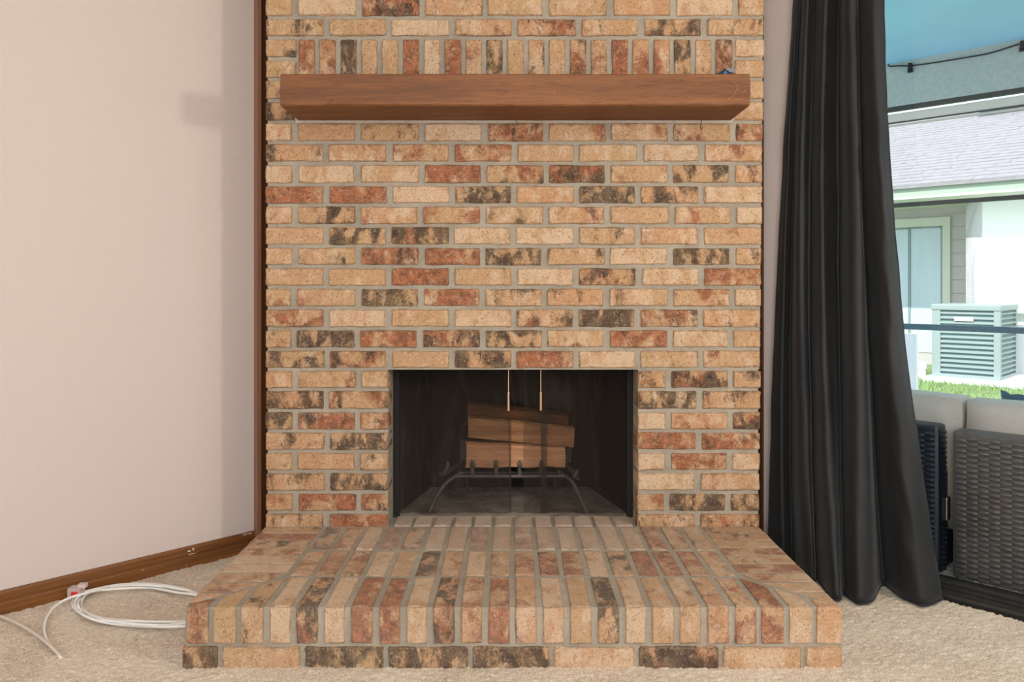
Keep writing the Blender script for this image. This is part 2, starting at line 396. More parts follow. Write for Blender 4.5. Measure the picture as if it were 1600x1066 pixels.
CODE = {  # red, dark, pale
 'l': (.10, .18, .40), 'p': (.08, .10, .85), 'y': (.0, .05, .2), 'o': (.50, .18, .40), 'r': (.84, .32, .35), 'd': (.22, .62, .35),
 'k': (.15, .92, .25), 'm': (.72, .64, .35), 'x': (.6, .88, .2), 'q': (.35, .38, .5)}
cnt = [0]
def brick(parent, kind, cx, cy, cz, w, h, code, dust=0, rot=None, tilt=.0, dscale=1):
    (w0, h0, d0), ms = KINDS[kind]; cnt[0] += 1
    me = ms[(cnt[0]*7+int(cx*1000)) % len(ms)]
    o = bpy.data.objects.new('brick', me); C.objects.link(o); o.parent = parent
    o.location = Vector((cx, cy, cz))-wo(parent); o.scale = (w/w0, dscale, h/h0)
    o.rotation_euler = rot if rot else (random.uniform(-.006, .006), random.uniform(-.004, .004), random.uniform(-.006, .006))
    c = CODE[code]; j = lambda v: max(0, min(1, v+random.uniform(-.07, .07)))
    o.color = (j(c[0]), j(c[1]), j(c[2]), dust)
    return o
# ------------------------------------------------------------ fireplace
FP = thing('brick_fireplace', (0, 0, 0), 'floor to ceiling tan and red brick fireplace with a raised brick hearth', 'fireplace')
K = D/F
def wx(px, py):      # pixel column (given at mid height) -> x; bricks widen slightly upwards on the right
    f = 1+.0112*(400-py)/800*1.0
    return (415+(px-415)*f-800)*K
def wz(py): return CZ-(py-HOR)*K
ZT = .147
OX0, OX1 = (606.5-800)*K, (997-800)*K; OZ = wz(577.5)
REC = .0055
cb = G()
XL, XR = -.801, .806
def wallcore(g, x0, x1, z0, z1, y1=.42): g.box(x0, x1, REC, y1, z0, z1)
# front slab around the opening; taper matched with slightly wider top
wallcore(cb, XL+.004, OX0-.001, -.0, OZ); wallcore(cb, OX1+.001, XR-.003, 0, OZ)
n0 = len(cb.V); cb.add([(XL+.004, REC, OZ), (XR+.001, REC, OZ), (XR+.020, REC, HZ), (XL+.004, REC, HZ), (XL+.004, .42, OZ), (XR+.001, .42, OZ), (XR+.020, .42, HZ), (XL+.004, .42, HZ)],
       [(0, 1, 2, 3), (4, 7, 6, 5), (0, 4, 5, 1), (3, 2, 6, 7), (0, 3, 7, 4), (1, 5, 6, 2)])
CB = cb.build('chimney_breast', MORT, FP)
CB['label'] = 'grey mortar body of the brick chimney'
JY = [222.9, 255.1, 288.4, 320.2, 352.5, 384.9, 416.6, 448.9, 481, 513.6, 545.5, 577.5, 608.8, 642, 673.8, 705.6, 737.4, 769.6, 801.2, 833.5]
# rows from just under the mantel; codes left to right
PA = [415, 461, 559.5, 657.5, 755, 852, 949.5, 1047.5, 1144.5, 1190]
PB = [415, 510, 608, 706, 803, 900.5, 998, 1096, 1190]
rowsA = {'6': 'pldlrlqom'}
ROWS = [  # (top joint y, bottom joint y, phase, codes)
 (190.3, JY[0], 'A', 'pydpmqqqm'), (JY[0], JY[1], 'B', 'dqorllpq'), (JY[1], JY[2], 'A', 'pplrmmqkd'), (JY[2], JY[3], 'B', 'rrpklkkp'),
 (JY[3], JY[4], 'A', 'qkqodqlqp'), (JY[4], JY[5], 'B', 'lkxppdqq'), (JY[5], JY[6], 'A', 'pqmrkdpkd'), (JY[6], JY[7], 'B', 'olrdpxpr'),
 (JY[7], JY[8], 'A', 'qokrddqoq'), (JY[8], JY[9], 'B', 'mplpdkmq'), (JY[9], JY[10], 'A', 'dkrmkqrqd'), (JY[10], JY[11], 'B', 'kmykrpqq')]
def course(top, bot, joints, codes, kinds=None, G_=4.6, dz=2.7):
    zt, zb = wz(top)-dz*K, wz(bot)+dz*K; mid = (top+bot)/2
    J = [joints[0]-G_]+[j+random.uniform(-1.6, 1.6) for j in joints[1:-1]]+[joints[-1]+G_]
    for i, c in enumerate(codes):
        if c == '.': continue
        a, b = J[i]+G_+random.uniform(-.7, .7), J[i+1]-G_+random.uniform(-.7, .7)
        if i == 0: a = J[0]+G_
        if i == len(codes)-1: b = J[-1]-G_
        xa, xb = wx(a, mid), wx(b, mid)
        kind = 'half' if b-a < 60 else 'stretcher'
        jz = random.uniform(-.0008, .0008)
        brick(CB, kind, (xa+xb)/2, .045+random.uniform(-.0022, .0015), (zt+zb)/2+jz, xb-xa, zt-zb, c)
for t_, b_, ph, codes in ROWS: course(t_, b_, PA if ph == 'A' else PB, codes)
# side piers
side = [('lqo', 'dxd'), ('km', 'kd'), ('kmm', 'pqx'), ('dk', 'rm'), ('lyd', 'prp'), ('dk', 'pq'), ('omm', 'okk'), ('dr', 'dm')]
for i, (lc, rc) in enumerate(side):
    t_, b_ = JY[11+i], JY[12+i]
    A = i % 2 == 0
    course(t_, b_, [415, 461, 559.5, 606.8] if A else [415, 511, 606.8], lc)
    course(t_, b_, [999, 1046.5, 1143.5, 1191] if A else [999, 1094.5, 1191], rc)
# above the mantel
course(-5, 27, PA, 'lpmkddlpo'.replace('kd', 'dq', 1)); course(27, 58.5, PB, 'dqpqmqkd')
for i, c in enumerate('rokolrprqkldlmrrorkqm'):
    a = 462.5+32.5*i; b = a+32.5
    xa, xb = wx(a+3.6, 90), wx(b-3.6, 90); zt, zb = wz(61.5), wz(121.0)
    brick(CB, 'soldier', (xa+xb)/2, .045+random.uniform(-.002, .0015), (zt+zb)/2, xb-xa, zt-zb, c)
for top, bot, a, b in ((58.5, 91, 'd', 'p'), (91, 123.5, 'd', 'l')):
    course(top, bot, [415, 462.5], a); course(top, bot, [1145.5, 1191], b)
for top, bot, a, b in ((123.5, 157, 'k', 'd'), (157, 190.3, 'k', 'l')):
    jl = [415, 461] if top < 150 else [415, 510]; jr = [1144.5, 1191] if top < 150 else [1140, 1191]
    course(top, bot, jl, a); course(top, bot, jr, b)
# courses above the picture, joined
def merged_rows():
    V = []; Fs = []
    z = wz(-5)
    r = 0
    while z < HZ-.03:
        xs = PB if r % 2 == 0 else PA
        for i in range(len(xs)-1):
            a = xs[i]+(4.6 if i else 0); b = xs[i+1]-(4.6 if i < len(xs)-2 else 0)
            xa, xb = wx(a, -40), wx(b, -40); (w0, h0, d0), ms = KINDS['half' if b-a < 60 else 'stretcher']; me = ms[(i*3+r) % len(ms)]
            k = len(V); V += [((xa+xb)/2+v.co.x*(xb-xa)/w0, .045+v.co.y, z+.034+v.co.z) for v in me.vertices]; Fs += [tuple(q+k for q in p.vertices) for p in me.polygons]
        z += .0677; r += 1
    me = mesh('upper_courses', V, Fs, BR); o = link('upper_courses', me, CB, (0, 0, 0)); o['kind'] = 'stuff'; o.color = (.35, .35, .4, 0)
merged_rows()
# opening reveals: brick ends facing the opening on both sides
for i in range(8):
    zt, zb = wz(JY[11+i]+2.7), wz(JY[12+i]-2.7)
# pale caulk line around mantel
ck = G(); ck.box(-.704, .716, -.002, .012, wz(192.5), 1.4665).box(-.706, -.694, -.0015, .012, 1.4670, 1.57).box(.712, .722, -.0015, .012, 1.4670, 1.57)
ck.build('caulk_line', CAULK, CB)

# ---- raised hearth
YF = -.6385; XH0, XH1 = -.801, .803
hb = G(); hb.box(XH0+.003, XH1-.003, YF+.005, .0, -.02, ZT-.003).box(OX0, OX1, -.001, .112, -.02, ZT-.006)
HB = hb.build('hearth', MORT, FP)
HB['label'] = 'raised hearth platform of rowlock bricks'
ZB = .056
def rowl(cx, y0, y1, w, code, dust, z0=ZB, z1=ZT, shape='rowlock'):
    return brick(HB, shape, cx, (y0+y1)/2, (z0+z1)/2+random.uniform(-.0015, .001), w, z1-z0, code, dust,
                 rot=(random.uniform(-.006, .006), random.uniform(-.004, .004), random.uniform(-.012, .012)), dscale=(y1-y0)/.195)
P3 = (XH1-XH0)/24
R1, R2 = -.4385, -.234
front = 'ylqpmprrqrolxpykplooorll'; front = 'qldpmprrlxoolyp'[:0]+'mldpxprrpxorqpykplqoorpl'
# mitred corner bricks are cut: build each as clipped prism
def clipped(parent, poly, z0, z1, code, dust):
    """poly: plan outline (x,y) -> worn prism"""
    n = len(poly); cxm = sum(p[0] for p in poly)/n; cym = sum(p[1] for p in poly)/n
    b = .004; rnd = random.Random(int(cxm*1e4+cym*1e3)); V = []
    def ring(z, ins):
        for x, y in poly:
            d = Vector((cxm-x, cym-y)); L = d.length or 1; k = len(V)
            V.append((x+d.x/L*ins+rnd.uniform(-.0012, .0012)-cxm, y+d.y/L*ins+rnd.uniform(-.0012, .0012)-cym, z-(z0+z1)/2))
    ring(z0, b); ring(z0+b, 0); ring(z1-b, 0); ring(z1-b*.3, b*.5); ring(z1, b*1.6)
    Fs = [tuple(range(n))[::-1]]
    for r in range(4):
        for i in range(n): Fs.append((r*n+i, r*n+(i+1) % n, (r+1)*n+(i+1) % n, (r+1)*n+i))
    Fs.append(tuple(4*n+i for i in range(n)))
    me = mesh('brick_cut', V, Fs, BR); at = me.attributes.new('rim', 'FLOAT', 'POINT')
    for q in range(3*n, 4*n): at.data[q].value = .8
    o = bpy.data.objects.new('brick', me); C.objects.link(o); o.parent = parent
    o.location = Vector((cxm, cym, (z0+z1)/2))-wo(parent); c = CODE[code]; o.color = (c[0], c[1], c[2], dust); return o
gp = .0072
XI0, XI1 = -.607, .609      # inner joints of the side columns
for i, c in enumerate(front):
    x0, x1 = XH0+i*P3+gp+random.uniform(-.001, .001), XH0+(i+1)*P3-gp
    if i == 0: x0 = XH0
    if i == 23: x1 = XH1
    if i == 0: x0 += .009
    if 3 <= i <= 20:
        rowl((x0+x1)/2, YF, R1-.008, x1-x0, c, .16)
    else:
        # back end cut by the mitre line from outer front corner to inner corner
        def ym(x):
            s = (x-XH0)/(XI0-XH0) if i < 3 else (XH1-x)/(XH1-XI1)
            return YF+.0+s*(R1-YF)-.008
        ya, yb = max(YF+.03, min(R1-.005, ym(x0))), max(YF+.03, min(R1-.005, ym(x1)))
        clipped(HB, [(x0, YF), (x1, YF), (x1, yb), (x0, ya)], ZB, ZT-.0005, c, .10)
row2 = 'oxdlqdqpqrxolkrmmr'; row3 = 'koprdplrloopopqroq'
row2 = 'ormplxopqomrpdrmrq'
for rowc, ya, yb, du in ((row2, R1+.006, R2-.007, .26), (row3, R2+.006, -.010, .42)):
    n = 18; pw = (XI1-XI0)/n
    for i, c in enumerate(rowc):
        rowl(XI0+(i+.5)*pw, ya, yb, pw-.0125, c, du+(.2 if abs(i-8.5) < 6 and du > .3 else 0))
nn = 12; pw = (OX1-OX0-.02)/nn
for i, c in enumerate('qpqpppqplpqp'): rowl(OX0+.01+(i+.5)*pw, .004, .106, pw-.010, c, .75)
# side columns: bricks lying along x, stacked front to back, front three cut by the mitre
for sgn, codes in ((-1, 'drdoppool'), (1, 'ddloqroll')):
    n = 9; y_back = -.008; stp = (YF+.002-y_back)/9.35
    for j, c in enumerate(codes):
        ya = y_back+j*stp-.0045; yb = y_back+(j+1)*stp+.0045      # ya > yb
        xo, xi = (XH0, XI0-.006) if sgn < 0 else (XH1, XI1+.006)
        def xm(y):   # mitre limit
            s = (y-YF)/(R1-YF); s = max(0, min(1, s))
            v = XH0+s*(XI0-XH0)-.010 if sgn < 0 else XH1-s*(XH1-XI1)+.010
            return min(v, xi) if sgn < 0 else max(v, xi)
        if yb > R1: poly = [(xo, yb), (xi, yb), (xi, ya), (xo, ya)]
        else: poly = [(xo, yb), (xm(yb), yb), (xm(ya), ya), (xo, ya)]
        if abs(poly[1][0]-xo) < .012: poly = [(xo, yb+.006), (xm(ya), ya), (xo, ya)]
        if sgn > 0: poly = poly[::-1]
        clipped(HB, poly, ZB, ZT-.0005, c, .22)
# bottom course front + sides
bj = [284.5, 343.5, 472.5, 602.5, 734.5, 862, 995.5, 1126.5, 1256, 1315.5]
kf = (D+YF)/F
for i, c in enumerate('klkkkpxlly'[:9]):
    a = (bj[i]-800)*kf+(.006 if i else 0); b = (bj[i+1]-800)*kf-(.006 if i < 8 else 0)
    brick(HB, 'hstretch' if b-a > .12 else 'half', (a+b)/2, YF+.045-.001, .0215, b-a, .054, c, .05)
for sgn in (-1, 1):
    for j in range(3):
        ya = -.02-j*.2; yb = ya-.188
        if yb < YF+.09: yb = YF+.095
        if ya-yb < .03: continue
        x0, x1 = (XH0, XH0+.09) if sgn < 0 else (XH1-.09, XH1)
        clipped(HB, [(x0, yb), (x1, yb), (x1, ya), (x0, ya)], -.006, .0485, 'lom'[j], .05)

# ---- firebox
fx = G(); fy0, fy1 = .112, .50
a0, a1, c0, c1 = OX0+.008, OX1-.008, -.31, .295
zt = OZ; th = .02
fx.add([(a0, fy0, ZT), (c0, fy1, ZT), (c0, fy1, zt+.12), (a0, fy0, zt+.12), (a0-.01, fy0, ZT), (c0-.02, fy1+th, ZT), (c0-.02, fy1+th, zt+.12), (a0-.01, fy0, zt+.12)],
       [(0, 1, 2, 3), (4, 7, 6, 5), (0, 3, 7, 4), (3, 2, 6, 7), (0, 4, 5, 1)])
fx.add([(a1, fy0, ZT), (c1, fy1, ZT), (c1, fy1, zt+.12), (a1, fy0, zt+.12), (a1+.01, fy0, ZT), (c1+.02, fy1+th, ZT), (c1+.02, fy1+th, zt+.12), (a1+.01, fy0, zt+.12)],
       [(0, 3, 2, 1), (4, 5, 6, 7), (0, 4, 7, 3), (3, 7, 6, 2), (0, 1, 5, 4)])
fx.box(c0-.02, c1+.02, fy1, fy1+th, ZT-.01, zt+.12).box(a0-.01, a1+.01, fy0, fy1+.02, zt+.12, zt+.14)
FB = fx.build('firebox', SOOT, FP)
hc = G(); hc.box(a0, a1, fy0+.004, fy1+.01, ZT-.03, ZT-.004); hc.build('ash_floor', ASH, FB)
# the chimney core is solid behind the wall: thin slab only around the box
fr = G(); fr.box(a0-.006, a0+.012, .108, .128, ZT-.004, zt).box(a1-.012, a1+.006, .108, .128, ZT-.004, zt).box(a0, a1, .108, .128, zt-.010, zt+.13)
FR = fr.build('firebox_frame', simple('matte_black', (24, 22, 21), .8), FP)
ln = G(); ln.box(OX0-.10, OX1+.10, .004, .10, OZ-.001, OZ+.005); ln.build('lintel', MORT, FP)

# ---- wire mesh curtains
def wire_screen(x0, x1, phase, seed):
    z0, z1 = ZT+.001, zt-.008
    def P(x, z):
        y = .142+.0035*math.sin(x*34+phase)+.0022*math.sin(x*71+phase*2)
        return Vector((x, y, z))
    V = []; Fs = []; pitch = .0070; r = .00062; sl = 1.25; stp = .0088
    H = z1-z0
    for s in (1, -1):
        run = H/sl; k0 = -int(run/pitch)-2; k1 = int((x1-x0+run)/pitch)+2
        for k in range(k0, k1):
            xs = x0+k*pitch if s > 0 else x1-k*pitch
            pts = []; nst = int(H/stp)
            for i in range(nst+1):
                z = z0+H*i/nst; x = xs+s*(z-z0)/sl
                if x < x0-.0001 or x > x1+.0001: continue
                p = P(x, z); p.y += .0006*s; pts.append(p)
            if len(pts) < 2: continue
            d = Vector((s/sl, 0, 1)).normalized(); e = Vector((d.z, 0, -d.x))
            b = len(V)
            for p in pts: V += [p+e*r, p-e*r, p+Vector((0, -r*1.3, 0))]
            for i in range(len(pts)-1):
                q = b+i*3; Fs += [(q, q+2, q+5, q+3), (q+2, q+1, q+4, q+5)]
    return V, Fs
SX = [(a0+.004, PY(798.5, 600, .142).x), (PY(816.5, 600, .142).x, a1-.004)]
screens = []
for i, (xa, xb) in enumerate(SX):
    V, Fs = wire_screen(xa, xb, i*1.7, i)
    o = link('mesh_screen', mesh('mesh_screen', V, Fs, WIRE), FP, (0, 0, 0)); o['kind'] = 'stuff'
    o['label'] = ('left' if i == 0 else 'right')+' wire mesh fire screen curtain'; screens.append(o)
    # gathered edge fold nearest the gap: a narrow doubled strip
    ea, eb = (xb-.012, xb) if i == 0 else (PY(843, 600, .142).x, PY(855, 600, .142).x)
    V, Fs = wire_screen(ea, eb, i*1.7+.6, 3); V = [v+Vector((.0017, -.004, 0)) for v in V]
    V2, F2 = wire_screen(ea, eb, 0, 3); k = len(V); V += [v+Vector((.0035, -.007, .003)) for v in V2]; Fs += [tuple(q+k for q in f) for f in F2]
    f_ = link('screen_fold', mesh('screen_fold', V, Fs, WIRE), o, (0, 0, 0)); f_['kind'] = 'stuff'
rd = G(); rd.tube([(a0, .142, zt-.008), (a1, .142, zt-.008)], .004, 8); rd.build('screen_rod', BLACKM, FP)
for i, (px, py) in enumerate(((794.5, 642), (845, 641.5))):
    g = G(); t = PY(px, 578, .118); m_ = PY(px, 613, .118); e = PY(px, py, .118)
    g.tube([t, m_], .0016, 6).tube([m_, m_+Vector((0, 0, -.002)), e], [.0028, .0034, .0036], 8)
    g.build('screen_pull', BRASS, screens[i])

# ------------------------------------------------------------ grate and logs
def PT(px, py, y): return PY(px, py, y)
gt = thing('fire_grate', (0, .28, ZT), 'black iron fire grate holding the firewood inside the firebox', 'grate')
g = G(); g.tube([PT(712, 744.5, .22), PT(882, 744.5, .22)], .006, 8); g.build('front_bar', IRON, gt)
zg = PT(0, 742, .22).z
for px in (738, 775, 812, 846):
    g = G(); p = PT(px, 744, .222)
    g.tube([p, Vector((p.x, .222, p.z+.03)), Vector((p.x, .218, p.z+.044)), Vector((p.x, .216, p.z+.056))], [.0075, .0075, .009, .004], 8)
    g.tube([p, Vector((p.x*.96, .34, zg-.004)), Vector((p.x*.93, .44, zg-.004))], .007, 8)
    g.build('grate_bar', IRON, gt)
g = G(); g.tube([PT(722, 739, .41), PT(868, 739, .41)], .006, 8); g.build('back_bar', IRON, gt)
for sx, pts in ((0, ((722, 738, .24), (700, 752, .2), (684, 772, .17), (671, 800, .15))), (1, ((872, 738, .24), (893, 752, .2), (905, 775, .17), (917, 801, .15)))):
    g = G(); g.tube(catmull([PT(*p) for p in pts], 4), .0065, 8); g.build('leg', IRON, gt)
for pts in (((688, 741, .2), (700, 737, .24), (722, 722, .34)), ((903, 748, .2), (896, 737, .24), (878, 722, .34))):
    g = G(); g.tube([PT(*p) for p in pts], [.007, .0085, .006], 8); g.build('side_arm', IRON, gt)
for pts in (((694, 742, .2), (700, 728, .2), (699, 721, .2)), ((896, 746, .2), (901, 740, .2), (902, 734, .2))):
    g = G(); g.tube([PT(*p) for p in pts], [.007, .008, .004], 8); g.build('finial', IRON, gt)
for pts in (((730, 742, .40), (728, 752, .42)), ((868, 742, .40), (870, 752, .42))):
    a_ = PT(*pts[0]); g = G(); g.tube([a_, (a_.x, .42, ZT-.003)], .006, 8); g.build('leg', IRON, gt)
def log(name, label, pl, pr, y, depth, m, seed, sec=None, cap=None):
    """pl=(px, ytop, ybot) left end, pr right end; section polygon normalised (y 0..1 depth, z 0..1)"""
    rnd = random.Random(seed); nseg = 14
    sec = sec or [(0, .02), (.02, .5), (.05, .96), (.5, 1.0), (.95, .8), (1, .4), (.8, .02), (.4, 0)]
    A0, A1 = PT(pl[0], pl[1], y), PT(pl[0], pl[2], y); B0, B1 = PT(pr[0], pr[1], y), PT(pr[0], pr[2], y)
    V = []; Fs = []; n = len(sec)
    off = [(rnd.uniform(-.003, .003), rnd.uniform(-.003, .003)) for _ in sec]
    for s in range(nseg+1):
        t = s/nseg; top = A0.lerp(B0, t); bot = A1.lerp(B1, t)
        for q, (sy, sz) in enumerate(sec):
            p = bot.lerp(top, sz); p = p.copy(); p.y = y+sy*depth+off[q][0]+.0025*noise.noise(Vector((s*.5, q*1.3, seed)))
            p.z += off[q][1]*.4+.0035*noise.noise(Vector((s*.4, q*2.1, seed+5)))
            if s in (0, nseg): p.x += rnd.uniform(-.003, .003)
            V.append(p)
    for s in range(nseg):
        for q in range(n): Fs.append((s*n+q, (s+1)*n+q, (s+1)*n+(q+1) % n, s*n+(q+1) % n))
    Fs += [tuple(range(n)), tuple(nseg*n+q for q in range(n))[::-1]]
    g = G(); g.add(V, Fs); o = g.build('firewood_log', m); return meta(o, label, 'firewood', 'split logs stacked on the fire grate')
log('a', 'pale split log in front at the bottom of the firewood stack', (728, 692.5, 731), (884, 697, 730), .252, .075, SPLIT, 1, [(0, 0), (0, .5), (.08, .92), (.3, 1), (.9, .98), (1, .5), (.85, .02), (.4, 0)])
log('b', 'grey log end sticking out behind the bottom pale log', (719, 687, 722), (892, 694, 725), .34, .07, GREYLOG, 2)
log('c', 'tan split log lying tilted across the middle of the firewood stack', (731, 652, 683.5), (897, 668.5, 699.5), .25, .08, SPLIT2, 3, [(0, 0), (0, .45), (.02, .95), (.25, 1), (.8, .96), (1, .6), (.9, .1), (.5, 0)])
log('d', 'dark barked log on top of the firewood stack', (729.5, 629, 664), (888, 647, 680), .335, .07, BARK, 4, [(0, 0), (-.1, .5), (.1, .9), (.5, 1.0), (.9, .8), (1, .4), (.8, .02), (.4, 0)])

# ------------------------------------------------------------ mantel
def mantel():
    t = thing('mantel_shelf', (.008, -.10, 1.467), 'long rough brown wooden beam mantel on the brick wall', 'mantel')
    x0, x1, y0, y1, z0, z1 = -.6935, .7115, -.211, .004, 1.467, 1.5625
    g = G(); bm = bmesh.new(); nx = 70; pr = [(y1, z0), (y0+.004, z0), (y0, z0+.004), (y0, z0+.03), (y0, z0+.065), (y0, z1-.004), (y0+.004, z1), (y0+.1, z1), (y1, z1)]
    V = []; n = len(pr)
    for i in range(nx+1):
        x = x0+(x1-x0)*i/nx
        for q, (y, z) in enumerate(pr):
            dy = .0016*noise.noise(Vector((x*7, q*.9, 0))); dz = .0012*noise.noise(Vector((x*6, q*.3, 9)))+.0006*random.uniform(-1, 1)
            xx = x
            if i == 0: xx += .002*noise.noise(Vector((0, y*20, z*20)))
            if i in (0, nx) and q in (1, 2, 5, 6): xx += .002*(1 if i == 0 else -1)
            dent = 0
            for cx_ in (.345, -.02, -.55): 
                if abs(x-cx_) < .02 and q in (1, 2): dent = .0035*(1-abs(x-cx_)/.02)
            V.append((xx+(y-y0)*(-.006 if i < nx/2 and False else 0), y+dy+dent, z+dz+dent*.6))
    Fs = [(i*n+q, (i+1)*n+q, (i+1)*n+(q+1) % n, i*n+(q+1) % n) for i in range(nx) for q in range(n)]+[tuple(range(n)), tuple(nx*n+q for q in range(n))[::-1]]
    g.add(V, Fs); g.build('beam', MANTEL, t)
    g = G(); a = PY(1096, 187.5, -.012); L = lambda dx, dz, dy=0: a+Vector((dx*K, dy, -dz*K))
    g.tube(catmull([L(0, -2), L(-.5, 6), L(-1.8, 11), L(-.6, 15), L(1.2, 13.5), L(1, 9)], 5), .0011, 6); g.build('hook', BLACKM, t)
    g = G(); a = PY(807, 187.5, -.012)
    g.tube(catmull([L(0, -2), L(0, 2), L(1.6, 4), L(2.2, 7)], 4), .001, 6); g.build('hook', BLACKM, t)
    g = G()  # light scratches on the beam face near the right end
    for (xa, ya, xb, yb) in ((1137, 157, 1146, 150), (1146, 150, 1152, 134), (1152, 141, 1157, 137), (1160, 146, 1166, 139), (1147, 156, 1160, 155), (1143, 127, 1154, 136), (1137, 152, 1139, 156), (866, 141, 864, 149)):
        p, q = PY(xa, ya, y0-.0012), PY(xb, yb, y0-.0012); m_ = (p+q)/2+Vector((.002, 0, .001)); g.tube([p, m_, q], .0005, 4)
    g.build('scratch', simple('pale_scratch', (206, 150, 108), .8), t)
mantel()
def remote():
    t = thing('folded_gadget', PY(1135, 115, -.12), 'small dark gadget with a blue face tilted on the mantel right end', 'gadget')
    def poly(P, y0, y1, m, name, smooth=False):
        n = len(P); g = G(); g.add([(*PY(x, y, y0).xz.to_tuple()[:1], y0, PY(x, y, y0).z) for x, y in P]+[(PY(x, y, y0).x, y1, PY(x, y, y0).z) for x, y in P],
            [tuple(range(n))]+[(i, (i+1) % n, n+(i+1) % n, n+i) for i in range(n)]+[tuple(range(n, 2*n))[::-1]]); return g.build(name, m, t)
    poly([(1119, 115.6), (1126, 111.5), (1133, 107.4), (1143, 108), (1146, 112), (1142, 115.8)], -.170, -.10, BLACKM, 'body')
    poly([(1132, 106.6), (1150, 106.8), (1150.6, 109), (1149, 112), (1145.5, 113.8), (1141, 113), (1134.5, 108.6)], -.174, -.105, simple('grey_plastic', (128, 122, 124), .45), 'cap')
    poly([(1129.5, 115.4), (1131, 112.4), (1134.5, 109.8), (1136, 113), (1136.8, 115.6)], -.1745, -.165, simple('blue_plastic', (38, 104, 160), .4), 'blue_face')
remote()

# ------------------------------------------------------------ window in the right wall
W1 = thing('window_1', frame_pt(0, NR, 0), 'large bronze framed window right of the curtain looking onto the porch', 'window'); W1['kind'] = 'structure'
if 'category' in W1: del W1['category']
tl, tr, zh = -1.02, .95, 2.08
g = G('R'); g.box(tl, tr, NR-.012, NR-.001, -.008, .020).box(tl, tr, NR-.012, NR+.03, -.008, .010); g.build('track_lip', BRONZE, W1)
g = G('R'); g.box(tl, tr, NR-.001, NR+.016, -.008, .024, .001); g.build('track_rail', BRONZE, W1)
g = G('R'); g.box(tl, tr, NR+.022, NR+.034, -.008, .030, .001); g.build('track_rail', BRONZE, W1)
g = G('R'); g.box(tl, tr, NR+.042, NR+.09, -.008, .040, .002); g.build('bottom_rail', BRONZE, W1)
for a_, b_ in ((tl, tl+.05), (tr-.05, tr)):
    g = G('R'); g.box(a_, b_, NR, NR+.09, .03, zh, .002); g.build('jamb', BRONZE, W1)
g = G('R'); g.box(tl, tr, NR, NR+.09, zh-.05, zh, .002); g.build('head_rail', BRONZE, W1)
g = G('R'); g.add([(tl+.03, NR+.066, .03), (tr-.03, NR+.066, .03), (tr-.03, NR+.066, zh-.03), (tl+.03, NR+.066, zh-.03)], [(0, 1, 2, 3)]); g.build('pane', GLASS, W1)

